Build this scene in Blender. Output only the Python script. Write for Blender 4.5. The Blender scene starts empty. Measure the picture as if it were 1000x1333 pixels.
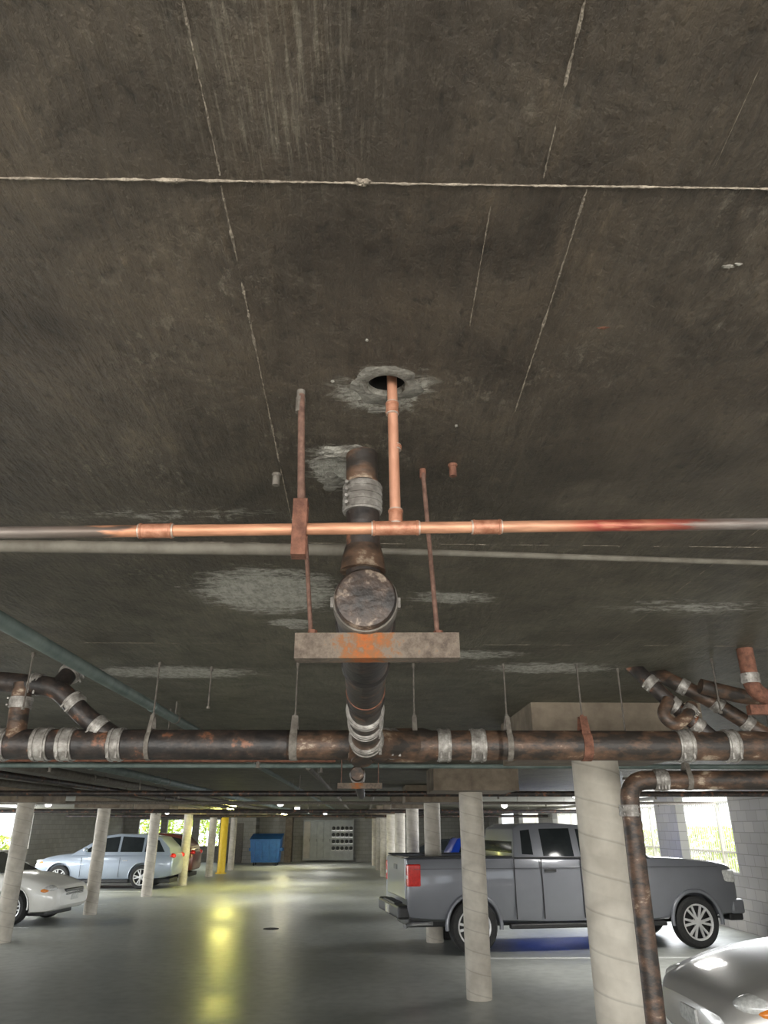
import bpy, bmesh, math, random
from mathutils import Vector, Matrix, noise
random.seed(7)
scene=bpy.context.scene
COL=scene.collection
pi=math.pi
H=2.62      # ceiling height
# ------------------------------------------------------------------ materials
def newmat(name):
    m=bpy.data.materials.new(name); m.use_nodes=True
    nt=m.node_tree; b=nt.nodes.get('Principled BSDF')
    return m,nt,b
def N(nt,t,**kw):
    n=nt.nodes.new(t)
    for k,v in kw.items(): setattr(n,k,v)
    return n
def ramp(nt,stops):
    r=N(nt,'ShaderNodeValToRGB'); e=r.color_ramp.elements
    while len(e)<len(stops): e.new(0.5)
    for i,(p,c) in enumerate(stops):
        e[i].position=p; e[i].color=(c[0],c[1],c[2],1)
    return r
def mat(name,c1,c2=None,rough=.6,metal=0,scale=8,stretch=(1,1,1),bump=0,detail=6,lo=.35,hi=.65,c3=None,coat=0,rough2=None):
    m,nt,b=newmat(name)
    c2=c2 or c1
    tc=N(nt,'ShaderNodeTexCoord'); mp=N(nt,'ShaderNodeMapping'); mp.inputs['Scale'].default_value=stretch
    nt.links.new(tc.outputs['Object'],mp.inputs[0])
    no=N(nt,'ShaderNodeTexNoise'); no.inputs['Scale'].default_value=scale; no.inputs['Detail'].default_value=detail; no.inputs['Roughness'].default_value=.65
    nt.links.new(mp.outputs[0],no.inputs['Vector'])
    st=[(lo,c1),(hi,c2)]
    if c3: st.append((min(hi+.08,1),c3))
    r=ramp(nt,st); nt.links.new(no.outputs['Fac'],r.inputs[0]); nt.links.new(r.outputs[0],b.inputs['Base Color'])
    b.inputs['Roughness'].default_value=rough; b.inputs['Metallic'].default_value=metal
    if coat: b.inputs['Coat Weight'].default_value=coat; b.inputs['Coat Roughness'].default_value=.06
    if bump:
        n2=N(nt,'ShaderNodeTexNoise'); n2.inputs['Scale'].default_value=scale*3; n2.inputs['Detail'].default_value=5
        nt.links.new(mp.outputs[0],n2.inputs['Vector'])
        bp=N(nt,'ShaderNodeBump'); bp.inputs['Strength'].default_value=bump; bp.inputs['Distance'].default_value=.01
        nt.links.new(n2.outputs['Fac'],bp.inputs['Height']); nt.links.new(bp.outputs[0],b.inputs['Normal'])
    return m
def emit(name,c,s):
    m,nt,b=newmat(name); b.inputs['Base Color'].default_value=(*c,1); b.inputs['Emission Color'].default_value=(*c,1); b.inputs['Emission Strength'].default_value=s
    return m
M={}
M['iron']=mat('cast_iron_black',(.018,.015,.014),(.045,.032,.026),.48,.1,12,(1,1,1),.35,c3=(.20,.085,.045),lo=.42,hi=.58)
M['iron_scuff']=mat('cast_iron_scuffed',(.028,.022,.018),(.12,.068,.042),.5,.1,8,(1,1,2),.3,c3=(.38,.30,.22),lo=.42,hi=.60)
M['rust']=mat('rusted_steel',(.09,.036,.022),(.20,.085,.052),.85,0,40,(1,1,1),.3)
M['rustrod']=mat('rusted_rod',(.09,.046,.034),(.18,.10,.072),.8,.1,60,(1,1,1),.3)
M['greyrod']=mat('weathered_rod',(.07,.06,.05),(.14,.12,.10),.7,.2,60,(1,1,1),.2)
M['galv']=mat('stainless_band',(.14,.125,.11),(.29,.27,.245),.5,.3,26,(1,1,1),.1,c3=(.40,.38,.35),lo=.36,hi=.55)
M['galvdull']=mat('dull_steel',(.10,.085,.07),(.19,.17,.145),.7,.1,40,(1,1,1),.15)
M['mortar']=mat('grey_mortar',(.11,.10,.085),(.24,.225,.195),.95,0,30,(1,1,1),.6)
M['plaster']=mat('pale_plaster',(.15,.135,.115),(.38,.36,.315),.95,0,28,(1,1,1),.8)
M['seam']=mat('seam_fin_concrete',(.13,.105,.08),(.36,.305,.24),.95,0,60,(1,1,1),.8)
M['paintpipe']=mat('grey_painted_pipe',(.095,.082,.064),(.155,.14,.113),.75,0,12,(1,1,1),.1)
M['greenpipe']=mat('green_grey_pipe',(.085,.115,.105),(.155,.19,.172),.6,0,6,(1,1,1),.1)
M['dark']=mat('dark_void',(.008,.007,.006),(.012,.01,.01),.9)
M['tire']=mat('tire_rubber',(.018,.018,.018),(.03,.03,.03),.8,0,20)
M['rim']=mat('alloy_rim',(.55,.55,.55),(.7,.7,.7),.35,.25,5)
M['glass']=mat('dark_car_glass',(.012,.015,.017),(.02,.024,.026),.08,0,3)
M['blacktrim']=mat('black_trim',(.015,.015,.016),(.03,.03,.03),.5,0,10)
M['chrome']=mat('chrome_trim',(.55,.55,.55),(.7,.7,.7),.2,.7,5)
M['redlamp']=mat('red_lamp',(.55,.015,.01),(.75,.03,.02),.15,0,30,coat=.8)
M['whitelamp']=mat('clear_lamp',(.5,.5,.48),(.75,.75,.72),.12,0,30,coat=.8)
M['amber']=mat('amber_lamp',(.75,.22,.03),(.85,.3,.05),.15,0,30,coat=.8)
M['yellow']=mat('yellow_paint',(.80,.52,.02),(.9,.62,.05),.5,0,6)
M['bluebin']=mat('blue_dumpster_paint',(.01,.07,.22),(.02,.11,.32),.5,0,5)
M['white']=mat('white_line_paint',(.55,.56,.55),(.72,.73,.71),.6,0,12)
M['cabinet']=mat('cabinet_grey',(.30,.31,.30),(.38,.39,.38),.5,0,3)
M['panel']=mat('beige_panel',(.42,.38,.32),(.5,.46,.4),.6,0,3)
M['cap']=mat('drop_cap_concrete',(.14,.11,.08),(.24,.195,.145),.9,0,5,(1,1,1),.4)
M['leaf']=mat('hedge_leaves',(.20,.32,.03),(.50,.58,.08),.6,0,2)
M['fencew']=mat('fence_white_paint',(.5,.48,.42),(.62,.6,.54),.5,0,5)
M['ground']=mat('outside_paving',(.45,.44,.38),(.6,.58,.5),.9,0,.6)
M['capdisc']=mat('cleanout_cap_iron',(.022,.018,.016),(.06,.04,.03),.5,.1,18,(1,1,1),.4,c3=(.27,.21,.16),lo=.43,hi=.58)

m,nt,b=newmat('strut_galvanised_rust'); M['strut']=m
tc=N(nt,'ShaderNodeTexCoord'); no=N(nt,'ShaderNodeTexNoise'); no.inputs['Scale'].default_value=60; no.inputs['Detail'].default_value=8; no.inputs['Roughness'].default_value=.75
nt.links.new(tc.outputs['Object'],no.inputs['Vector'])
sx=N(nt,'ShaderNodeSeparateXYZ'); nt.links.new(tc.outputs['Object'],sx.inputs[0])
sh=N(nt,'ShaderNodeMath',operation='ADD'); sh.inputs[1].default_value=.022; nt.links.new(sx.outputs['X'],sh.inputs[0])
ab=N(nt,'ShaderNodeMath',operation='ABSOLUTE'); nt.links.new(sh.outputs[0],ab.inputs[0])
mr=N(nt,'ShaderNodeMapRange'); mr.inputs['From Min'].default_value=0.0; mr.inputs['From Max'].default_value=.085; mr.inputs['To Min'].default_value=.24; mr.inputs['To Max'].default_value=-.10
nt.links.new(ab.outputs[0],mr.inputs[0])
ad=N(nt,'ShaderNodeMath',operation='ADD'); nt.links.new(mr.outputs[0],ad.inputs[0]); nt.links.new(no.outputs['Fac'],ad.inputs[1])
r=ramp(nt,[(.28,(.08,.06,.048)),(.52,(.16,.128,.10)),(.64,(.19,.09,.042)),(.76,(.30,.09,.025)),(.9,(.20,.05,.018))])
nt.links.new(ad.outputs[0],r.inputs[0]); nt.links.new(r.outputs[0],b.inputs['Base Color']); b.inputs['Roughness'].default_value=.85; b.inputs['Specular IOR Level'].default_value=.3

m,nt,b=newmat('copper_tube'); M['copper']=m
tc=N(nt,'ShaderNodeTexCoord'); sx=N(nt,'ShaderNodeSeparateXYZ'); nt.links.new(tc.outputs['Object'],sx.inputs[0])
mp=N(nt,'ShaderNodeMapping'); mp.inputs['Scale'].default_value=(14,90,90); nt.links.new(tc.outputs['Object'],mp.inputs[0])
no=N(nt,'ShaderNodeTexNoise'); no.inputs['Scale'].default_value=1; no.inputs['Detail'].default_value=6; nt.links.new(mp.outputs[0],no.inputs['Vector'])
sc=N(nt,'ShaderNodeMath',operation='MULTIPLY_ADD'); sc.inputs[1].default_value=.26; nt.links.new(no.outputs['Fac'],sc.inputs[0]); nt.links.new(sx.outputs['X'],sc.inputs[2])
mr=N(nt,'ShaderNodeMapRange'); mr.inputs['From Min'].default_value=-.7; mr.inputs['From Max'].default_value=.95; nt.links.new(sc.outputs[0],mr.inputs[0])
def px_(x): return (x+.13+.7)/1.65
r=ramp(nt,[(px_(-.56),(.18,.15,.13)),(px_(-.43),(.14,.105,.085)),(px_(-.39),(.54,.25,.14)),(px_(.29),(.60,.31,.19)),(px_(.345),(.46,.17,.10)),(px_(.40),(.28,.05,.035)),(px_(.44),(.40,.15,.09)),(px_(.50),(.27,.06,.04)),(px_(.54),(.17,.12,.10)),(px_(.66),(.18,.16,.145))])
nt.links.new(mr.outputs[0],r.inputs[0])
mx=N(nt,'ShaderNodeMix',data_type='RGBA',blend_type='MULTIPLY'); mx.inputs['Factor'].default_value=.75
r2=ramp(nt,[(.3,(.45,.41,.39)),(.62,(1,1,1))]); nt.links.new(no.outputs['Fac'],r2.inputs[0])
nt.links.new(r.outputs[0],mx.inputs[6]); nt.links.new(r2.outputs[0],mx.inputs[7]); nt.links.new(mx.outputs[2],b.inputs['Base Color'])
b.inputs['Metallic'].default_value=.35; b.inputs['Roughness'].default_value=.5
M['copperplain']=mat('copper_clean',(.38,.17,.10),(.58,.30,.20),.45,.35,30,(1,1,.3),.05)
M['copperfit']=mat('copper_fitting',(.28,.11,.06),(.48,.23,.145),.48,.35,60,(1,1,1),.1)
M['solder']=mat('solder_ring',(.38,.30,.24),(.52,.42,.36),.45,.4,60)

def ceiling_mat():
    m,nt,b=newmat('board_formed_ceiling')
    L=nt.links.new
    tc=N(nt,'ShaderNodeTexCoord')
    def nz(scale,st,detail=6,rough=.65,dist=0):
        mp=N(nt,'ShaderNodeMapping'); mp.inputs['Scale'].default_value=st; L(tc.outputs['Object'],mp.inputs[0])
        n=N(nt,'ShaderNodeTexNoise'); n.inputs['Scale'].default_value=scale; n.inputs['Detail'].default_value=detail; n.inputs['Roughness'].default_value=rough; n.inputs['Distortion'].default_value=dist
        L(mp.outputs[0],n.inputs['Vector']); return n
    def mul(a,c):
        k=N(nt,'ShaderNodeMath',operation='MULTIPLY'); L(a,k.inputs[0])
        if isinstance(c,(int,float)): k.inputs[1].default_value=c
        else: L(c,k.inputs[1])
        return k.outputs[0]
    def mixc(f,a,bb,mode='MIX'):
        k=N(nt,'ShaderNodeMix',data_type='RGBA',blend_type=mode)
        if isinstance(f,(int,float)): k.inputs[0].default_value=f
        else: L(f,k.inputs[0])
        for s,v in ((6,a),(7,bb)):
            if isinstance(v,tuple): k.inputs[s].default_value=(*v,1)
            else: L(v,k.inputs[s])
        return k.outputs[2]
    def rmp(src,stops):
        r=ramp(nt,stops); L(src,r.inputs[0]); return r.outputs[0]
    big=nz(1.6,(1,1,1),6,.62); med=nz(7,(1,.8,1),6,.7,.4)
    grain=nz(10,(9,.8,1),8,.68,.5)
    pits=nz(60,(1,.6,1),5,.65)
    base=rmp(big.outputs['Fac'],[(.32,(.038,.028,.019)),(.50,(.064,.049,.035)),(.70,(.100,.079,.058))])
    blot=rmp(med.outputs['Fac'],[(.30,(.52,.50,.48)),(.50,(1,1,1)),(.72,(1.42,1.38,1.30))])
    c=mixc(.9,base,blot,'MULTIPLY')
    gmask=rmp(nz(1.9,(1,.6,1),3).outputs['Fac'],[(.40,(.15,.15,.15)),(.64,(.9,.9,.9))])
    gr=rmp(grain.outputs['Fac'],[(.30,(.52,.51,.50)),(.47,(.95,.95,.95)),(.56,(1.05,1.05,1.04)),(.70,(1.6,1.56,1.48))])
    c=mixc(gmask,c,mixc(1.0,c,gr,'MULTIPLY'))
    rp=rmp(pits.outputs['Fac'],[(.30,(.42,.42,.42)),(.43,(1,1,1)),(.66,(1.05,1.05,1.05)),(.76,(1.9,1.85,1.75))])
    c=mixc(.85,c,rp,'MULTIPLY')
    msk=nz(2.6,(1,1,1),4); fine=nz(26,(1.6,.8,1),9,.8)
    mu2=mul(mul(rmp(msk.outputs['Fac'],[(.50,(0,0,0)),(.66,(1,1,1))]),rmp(fine.outputs['Fac'],[(.53,(0,0,0)),(.64,(1,1,1))])),.8)
    c=mixc(mu2,c,(.23,.195,.15))
    sx=N(nt,'ShaderNodeSeparateXYZ'); L(tc.outputs['Object'],sx.inputs[0])
    mr=N(nt,'ShaderNodeMapRange'); mr.inputs['From Min'].default_value=1.1; mr.inputs['From Max'].default_value=3.4; mr.inputs['To Max'].default_value=.85; L(sx.outputs['Y'],mr.inputs[0])
    rc=rmp(big.outputs['Fac'],[(.3,(.45,.45,.45)),(.6,(1,1,1))])
    green=rmp(med.outputs['Fac'],[(.33,(.072,.070,.048)),(.68,(.145,.138,.102))])
    c=mixc(mul(mr.outputs[0],rc),c,mixc(.7,green,gr,'MULTIPLY'))
    acc=None
    for cx,cy,rx,ry,s in ((-.33,2.36,.32,.34,1.0),(-.30,2.75,.12,.10,.8),(.28,2.4,.22,.10,.7),(-1.0,3.75,.6,.22,.9),(.45,3.3,.4,.15,.6),(1.15,2.5,.5,.16,.4),(-.07,1.42,.10,.16,.7),(.03,1.12,.13,.11,.6),(-.5,1.7,.5,.1,.3),(.9,3.6,.5,.2,.7),(-1.9,2.9,.4,.3,.6)):
        mp=N(nt,'ShaderNodeMapping'); mp.inputs['Scale'].default_value=(1/rx,1/ry,0); mp.inputs['Location'].default_value=(-cx/rx,-cy/ry,0); L(tc.outputs['Object'],mp.inputs[0])
        ln=N(nt,'ShaderNodeVectorMath',operation='LENGTH'); L(mp.outputs[0],ln.inputs[0])
        q=N(nt,'ShaderNodeMapRange'); q.inputs['From Min'].default_value=1.0; q.inputs['From Max'].default_value=.1; q.inputs['To Max'].default_value=s; L(ln.outputs['Value'],q.inputs[0])
        if acc is None: acc=q.outputs[0]
        else:
            k=N(nt,'ShaderNodeMath',operation='MAXIMUM'); L(acc,k.inputs[0]); L(q.outputs[0],k.inputs[1]); acc=k.outputs[0]
    st=nz(17,(.8,1.7,1),10,.82,.6)
    ssum=N(nt,'ShaderNodeMath',operation='MULTIPLY_ADD'); L(acc,ssum.inputs[0]); ssum.inputs[1].default_value=.42; L(st.outputs['Fac'],ssum.inputs[2])
    rs=rmp(ssum.outputs[0],[(.60,(0,0,0)),(.68,(.85,.85,.85)),(.78,(1,1,1))])
    gate=N(nt,'ShaderNodeMath',operation='MULTIPLY',use_clamp=True); gate.inputs[1].default_value=3; L(acc,gate.inputs[0])
    pc_=rmp(fine.outputs['Fac'],[(.38,(.22,.21,.175)),(.56,(.46,.44,.39))])
    c=mixc(mul(mul(rs,gate.outputs[0]),.95),c,pc_)
    def zone(cx,cy,rx,ry):
        mp=N(nt,'ShaderNodeMapping'); mp.inputs['Scale'].default_value=(1/rx,1/ry,0); mp.inputs['Location'].default_value=(-cx/rx,-cy/ry,0); L(tc.outputs['Object'],mp.inputs[0])
        ln=N(nt,'ShaderNodeVectorMath',operation='LENGTH'); L(mp.outputs[0],ln.inputs[0])
        q=N(nt,'ShaderNodeMapRange'); q.inputs['From Min'].default_value=1.0; q.inputs['From Max'].default_value=.2; L(ln.outputs['Value'],q.inputs[0]); return q.outputs[0]
    stk=nz(16,(12,.7,1),6,.7,.3)
    c=mixc(mul(mul(zone(-.10,.52,.16,.20),rmp(stk.outputs['Fac'],[(.50,(0,0,0)),(.64,(1,1,1))])),.75),c,(.22,.19,.145))
    L(c,b.inputs['Base Color'])
    b.inputs['Roughness'].default_value=.62
    h=N(nt,'ShaderNodeMath',operation='MULTIPLY_ADD'); h.inputs[1].default_value=.6; L(grain.outputs['Fac'],h.inputs[0]); L(pits.outputs['Fac'],h.inputs[2])
    h2=N(nt,'ShaderNodeMath',operation='MULTIPLY_ADD'); h2.inputs[1].default_value=1.2; L(med.outputs['Fac'],h2.inputs[0]); L(h.outputs[0],h2.inputs[2])
    bp=N(nt,'ShaderNodeBump'); bp.inputs['Strength'].default_value=.9; bp.inputs['Distance'].default_value=.008; L(h2.outputs[0],bp.inputs['Height']); L(bp.outputs[0],b.inputs['Normal'])
    return m
M['ceil']=ceiling_mat()
def floor_mat():
    m,nt,b=newmat('sealed_concrete_floor'); L=nt.links.new
    tc=N(nt,'ShaderNodeTexCoord')
    def nz(s,d=5):
        n=N(nt,'ShaderNodeTexNoise'); n.inputs['Scale'].default_value=s; n.inputs['Detail'].default_value=d; L(tc.outputs['Object'],n.inputs['Vector']); return n
    a=nz(.45,7); c=nz(6,6)
    r=ramp(nt,[(.32,(.29,.305,.285)),(.5,(.40,.415,.39)),(.68,(.49,.505,.475))]); L(a.outputs['Fac'],r.inputs[0])
    r2=ramp(nt,[(.3,(.76,.76,.76)),(.6,(1,1,1))]); L(c.outputs['Fac'],r2.inputs[0])
    mx=N(nt,'ShaderNodeMix',data_type='RGBA',blend_type='MULTIPLY'); mx.inputs['Factor'].default_value=.8; L(r.outputs[0],mx.inputs[6]); L(r2.outputs[0],mx.inputs[7]); L(mx.outputs[2],b.inputs['Base Color'])
    mr=N(nt,'ShaderNodeMapRange'); mr.inputs['From Min'].default_value=.3; mr.inputs['From Max'].default_value=.7; mr.inputs['To Min'].default_value=.28; mr.inputs['To Max'].default_value=.48; L(a.outputs['Fac'],mr.inputs[0]); L(mr.outputs[0],b.inputs['Roughness'])
    b.inputs['Specular IOR Level'].default_value=.32
    bp=N(nt,'ShaderNodeBump'); bp.inputs['Strength'].default_value=.12; bp.inputs['Distance'].default_value=.01; L(c.outputs['Fac'],bp.inputs['Height']); L(bp.outputs[0],b.inputs['Normal'])
    return m
M['floor']=floor_mat()
def column_mat(name,c1,c2,pitch):
    m,nt,b=newmat(name); L=nt.links.new
    tc=N(nt,'ShaderNodeTexCoord'); sx=N(nt,'ShaderNodeSeparateXYZ'); L(tc.outputs['Object'],sx.inputs[0])
    at=N(nt,'ShaderNodeMath',operation='ARCTAN2'); L(sx.outputs['Y'],at.inputs[0]); L(sx.outputs['X'],at.inputs[1])
    d=N(nt,'ShaderNodeMath',operation='DIVIDE'); d.inputs[1].default_value=2*pi; L(at.outputs[0],d.inputs[0])
    z=N(nt,'ShaderNodeMath',operation='MULTIPLY_ADD'); z.inputs[1].default_value=1/pitch; L(sx.outputs['Z'],z.inputs[0]); L(d.outputs[0],z.inputs[2])
    f=N(nt,'ShaderNodeMath',operation='FRACT'); L(z.outputs[0],f.inputs[0])
    rr=ramp(nt,[(0,(.62,.62,.62)),(.06,(1,1,1)),(.5,(.93,.93,.93)),(.54,(1,1,1)),(.97,(.96,.96,.96)),(1,(.62,.62,.62))]); L(f.outputs[0],rr.inputs[0])
    no=N(nt,'ShaderNodeTexNoise'); no.inputs['Scale'].default_value=5; no.inputs['Detail'].default_value=6; L(tc.outputs['Object'],no.inputs['Vector'])
    r=ramp(nt,[(.35,c1),(.65,c2)]); L(no.outputs['Fac'],r.inputs[0])
    mx=N(nt,'ShaderNodeMix',data_type='RGBA',blend_type='MULTIPLY'); mx.inputs['Factor'].default_value=.7; L(r.outputs[0],mx.inputs[6]); L(rr.outputs[0],mx.inputs[7]); L(mx.outputs[2],b.inputs['Base Color'])
    bp=N(nt,'ShaderNodeBump'); bp.inputs['Strength'].default_value=.35; bp.inputs['Distance'].default_value=.004; L(rr.outputs[0],bp.inputs['Height']); L(bp.outputs[0],b.inputs['Normal'])
    b.inputs['Roughness'].default_value=.75
    return m
M['column']=column_mat('painted_round_column',(.42,.38,.32),(.58,.535,.46),.22)
def block_mat(name,axis,c1,c2,mortar):
    m,nt,b=newmat(name); L=nt.links.new
    tc=N(nt,'ShaderNodeTexCoord'); sx=N(nt,'ShaderNodeSeparateXYZ'); L(tc.outputs['Object'],sx.inputs[0])
    cb=N(nt,'ShaderNodeCombineXYZ'); L(sx.outputs[axis],cb.inputs[0]); L(sx.outputs['Z'],cb.inputs[1])
    br=N(nt,'ShaderNodeTexBrick'); br.inputs['Scale'].default_value=1; br.inputs['Brick Width'].default_value=.4; br.inputs['Row Height'].default_value=.2; br.inputs['Mortar Size'].default_value=.008
    br.inputs['Color1'].default_value=(*c1,1); br.inputs['Color2'].default_value=(*c2,1); br.inputs['Mortar'].default_value=(*mortar,1)
    L(cb.outputs[0],br.inputs['Vector']); L(br.outputs['Color'],b.inputs['Base Color'])
    bp=N(nt,'ShaderNodeBump'); bp.invert=True; bp.inputs['Strength'].default_value=.5; bp.inputs['Distance'].default_value=.01; L(br.outputs['Fac'],bp.inputs['Height']); L(bp.outputs[0],b.inputs['Normal'])
    b.inputs['Roughness'].default_value=.9
    return m
M['blockY']=block_mat('block_wall_side','Y',(.36,.345,.32),(.43,.41,.38),(.27,.26,.24))
M['blockX']=block_mat('block_wall_end','X',(.27,.26,.235),(.33,.315,.29),(.20,.19,.17))

# ------------------------------------------------------------------ geometry helpers
def obj(name,verts,faces,mt,parent=None,smooth=False,angle=35,loc=None):
    me=bpy.data.meshes.new(name); me.from_pydata([tuple(v) for v in verts],[],faces); me.update()
    bm=bmesh.new(); bm.from_mesh(me); bmesh.ops.recalc_face_normals(bm,faces=bm.faces); bm.to_mesh(me); bm.free()
    if smooth:
        for p in me.polygons: p.use_smooth=True
        me.set_sharp_from_angle(angle=math.radians(angle))
    o=bpy.data.objects.new(name,me); COL.objects.link(o)
    if mt: me.materials.append(M[mt] if isinstance(mt,str) else mt)
    if parent: o.parent=parent
    if loc: o.location=loc
    return o
def root(name,loc=(0,0,0),rz=0):
    e=bpy.data.objects.new(name,None); e.empty_display_size=.1; COL.objects.link(e); e.location=loc; e.rotation_euler=(0,0,rz); return e
def box(name,x0,x1,y0,y1,z0,z1,mt,parent=None,bev=0,loc=None):
    bm=bmesh.new(); bmesh.ops.create_cube(bm,size=1)
    for v in bm.verts: v.co=Vector(((x0+x1)/2+v.co.x*(x1-x0),(y0+y1)/2+v.co.y*(y1-y0),(z0+z1)/2+v.co.z*(z1-z0)))
    if bev: bmesh.ops.bevel(bm,geom=bm.edges[:],offset=bev,segments=2,affect='EDGES',profile=.5)
    me=bpy.data.meshes.new(name); bm.to_mesh(me); bm.free()
    o=bpy.data.objects.new(name,me); COL.objects.link(o); me.materials.append(M[mt])
    if parent: o.parent=parent
    if loc: o.location=loc
    return o
def frame(d):
    d=Vector(d).normalized(); up=Vector((0,0,1)) if abs(d.z)<.9 else Vector((0,1,0))
    a=d.cross(up).normalized(); b=a.cross(d).normalized(); return d,a,b
def lathe(name,origin,direction,prof,mt,parent=None,seg=32,angle=35,caps=True):
    """prof: list of (t along direction, radius)"""
    d,a,b=frame(direction); o=Vector(origin); V=[];Fc=[]
    for t,r in prof:
        for i in range(seg):
            th=2*pi*i/seg; V.append(o+d*t+(a*math.cos(th)+b*math.sin(th))*max(r,1e-5))
    for j in range(len(prof)-1):
        for i in range(seg):
            k=(i+1)%seg; Fc.append((j*seg+i,j*seg+k,(j+1)*seg+k,(j+1)*seg+i))
    if caps: Fc.append(tuple(range(seg))[::-1]); Fc.append(tuple((len(prof)-1)*seg+i for i in range(seg)))
    return obj(name,V,Fc,mt,parent,True,angle)
def rounded(pts,rad,n=8):
    pts=[Vector(p) for p in pts]; out=[pts[0]]
    for i in range(1,len(pts)-1):
        p=pts[i]; a=(pts[i-1]-p); b=(pts[i+1]-p); r=min(rad,a.length*.49,b.length*.49)
        s=p+a.normalized()*r; e=p+b.normalized()*r
        for k in range(n+1):
            t=k/n; out.append(s*(1-t)**2+p*2*t*(1-t)+e*t*t)
    out.append(pts[-1]); return out
def tube(name,pts,r,mt,parent=None,seg=20,bend=.06,caps=True,radii=None):
    P=rounded(pts,bend) if len(pts)>2 and bend>0 else [Vector(p) for p in pts]
    d0,a,b=frame(P[1]-P[0]); V=[];Fc=[]; prev=d0
    for i,p in enumerate(P):
        if i==0: d=(P[1]-P[0]).normalized()
        elif i==len(P)-1: d=(P[-1]-P[-2]).normalized()
        else: d=((P[i+1]-p).normalized()+(p-P[i-1]).normalized()).normalized()
        q=prev.rotation_difference(d); a=q@a; b=q@b; prev=d
        rr=radii[i] if radii else r
        for k in range(seg):
            th=2*pi*k/seg; V.append(p+(a*math.cos(th)+b*math.sin(th))*rr)
    for j in range(len(P)-1):
        for k in range(seg):
            k2=(k+1)%seg; Fc.append((j*seg+k,j*seg+k2,(j+1)*seg+k2,(j+1)*seg+k))
    if caps: Fc.append(tuple(range(seg))[::-1]); Fc.append(tuple((len(P)-1)*seg+i for i in range(seg)))
    return obj(name,V,Fc,mt,parent,True,50)
def coupling(c,d,R,L,parent,mt='galv',name='no_hub_coupling'):
    """shielded coupling: corrugated sleeve + clamp bands + worm screws"""
    d=Vector(d).normalized(); c=Vector(c); prof=[(-L/2,R*1.0),(-L/2,R*1.07)]
    n=14
    for i in range(n+1):
        t=-L/2+L*i/n; prof.append((t,R*(1.07+(.02 if i%2 else 0))))
    prof+=[(L/2,R*1.07),(L/2,R*1.0)]
    lathe(name,c,d,prof,mt,parent,28,60)
    w=L*.13
    for t in (-L*.36,-L*.12,L*.12,L*.36) if L>R*1.3 else (-L*.3,L*.3):
        lathe('clamp_band',c+d*t,d,[(-w/2,R),(-w/2,R*1.13),(w/2,R*1.13),(w/2,R)],mt,parent,28)
        dd,a,b=frame(d); q=c+d*t+(a*.35+b*-.3).normalized()*R*1.17
        lathe('worm_screw',q-b*.012,b,[(0,R*.1),(R*.4,R*.1)],mt,parent,8)
def pipe_hanger(name,x,y,z,R,rodtop=H,strap='galvdull',rod='greyrod',w=.03,rr=.0042,par=None):
    e=par or root(name)
    lathe('ring_strap',(x,y,z),(1,0,0),[(-w/2,R),(-w/2,R+.004),(w/2,R+.004),(w/2,R)],strap,e,28)
    top=z+R+.06
    for sgn in (-1,1):
        P0=Vector((x,y+sgn*(R+.001),z)); P1=Vector((x,y+sgn*.016,top))
        off=Vector((w/2,0,0)); th=Vector((0,.0025,0))
        V=[P0-off-th,P0+off-th,P1+off*.8-th,P1-off*.8-th,P0-off+th,P0+off+th,P1+off*.8+th,P1-off*.8+th]
        obj('yoke_leg',V,[(0,1,2,3),(4,5,6,7),(0,1,5,4),(1,2,6,5),(2,3,7,6),(3,0,4,7)],strap,e)
    box('yoke_top',x-w*.4,x+w*.4,y-.018,y+.018,top-.003,top+.003,strap,e)
    tube('threaded_rod',[(x,y,top-.02),(x,y,rodtop)],rr,rod,e,10)
    lathe('nut',(x,y,top+.004),(0,0,1),[(0,rr*2),(.008,rr*2)],strap,e,6)
    lathe('ceiling_insert',(x,y,rodtop-.02),(0,0,1),[(0,rr*1.8),(.02,rr*1.8)],rod,e,10)
    return e
def blob(name,cx,cy,z,rx,ry,th,mt,parent=None,seed=0,n=40,inner=0,jag=.25):
    """irregular crust stuck on the ceiling; inner>0 gives a ring"""
    rings=5; V=[];Fc=[]
    for j in range(rings+1):
        t=j/rings
        for i in range(n):
            a=2*pi*i/n; k=1+jag*noise.noise(Vector((math.cos(a)*1.6,math.sin(a)*1.6,seed)))*2*t+jag*.35*noise.noise(Vector((math.cos(a)*7,math.sin(a)*7,seed+5)))*t
            f=inner+(1-inner)*t
            hh=th*(1-t**2)*(.7+.6*noise.noise(Vector((math.cos(a)*4*t,math.sin(a)*4*t,seed+3)))) if j<rings else -.001
            if inner and j==0: hh=th*.3
            V.append((cx+rx*f*k*math.cos(a),cy+ry*f*k*math.sin(a),z-hh))
    for j in range(rings):
        for i in range(n):
            k=(i+1)%n; Fc.append((j*n+i,j*n+k,(j+1)*n+k,(j+1)*n+i))
    if not inner:
        V.append((cx,cy,z-th)); c=len(V)-1
        for i in range(n): Fc.append((c,i,(i+1)%n))
    return obj(name,V,Fc,mt,parent,True,30)
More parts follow.
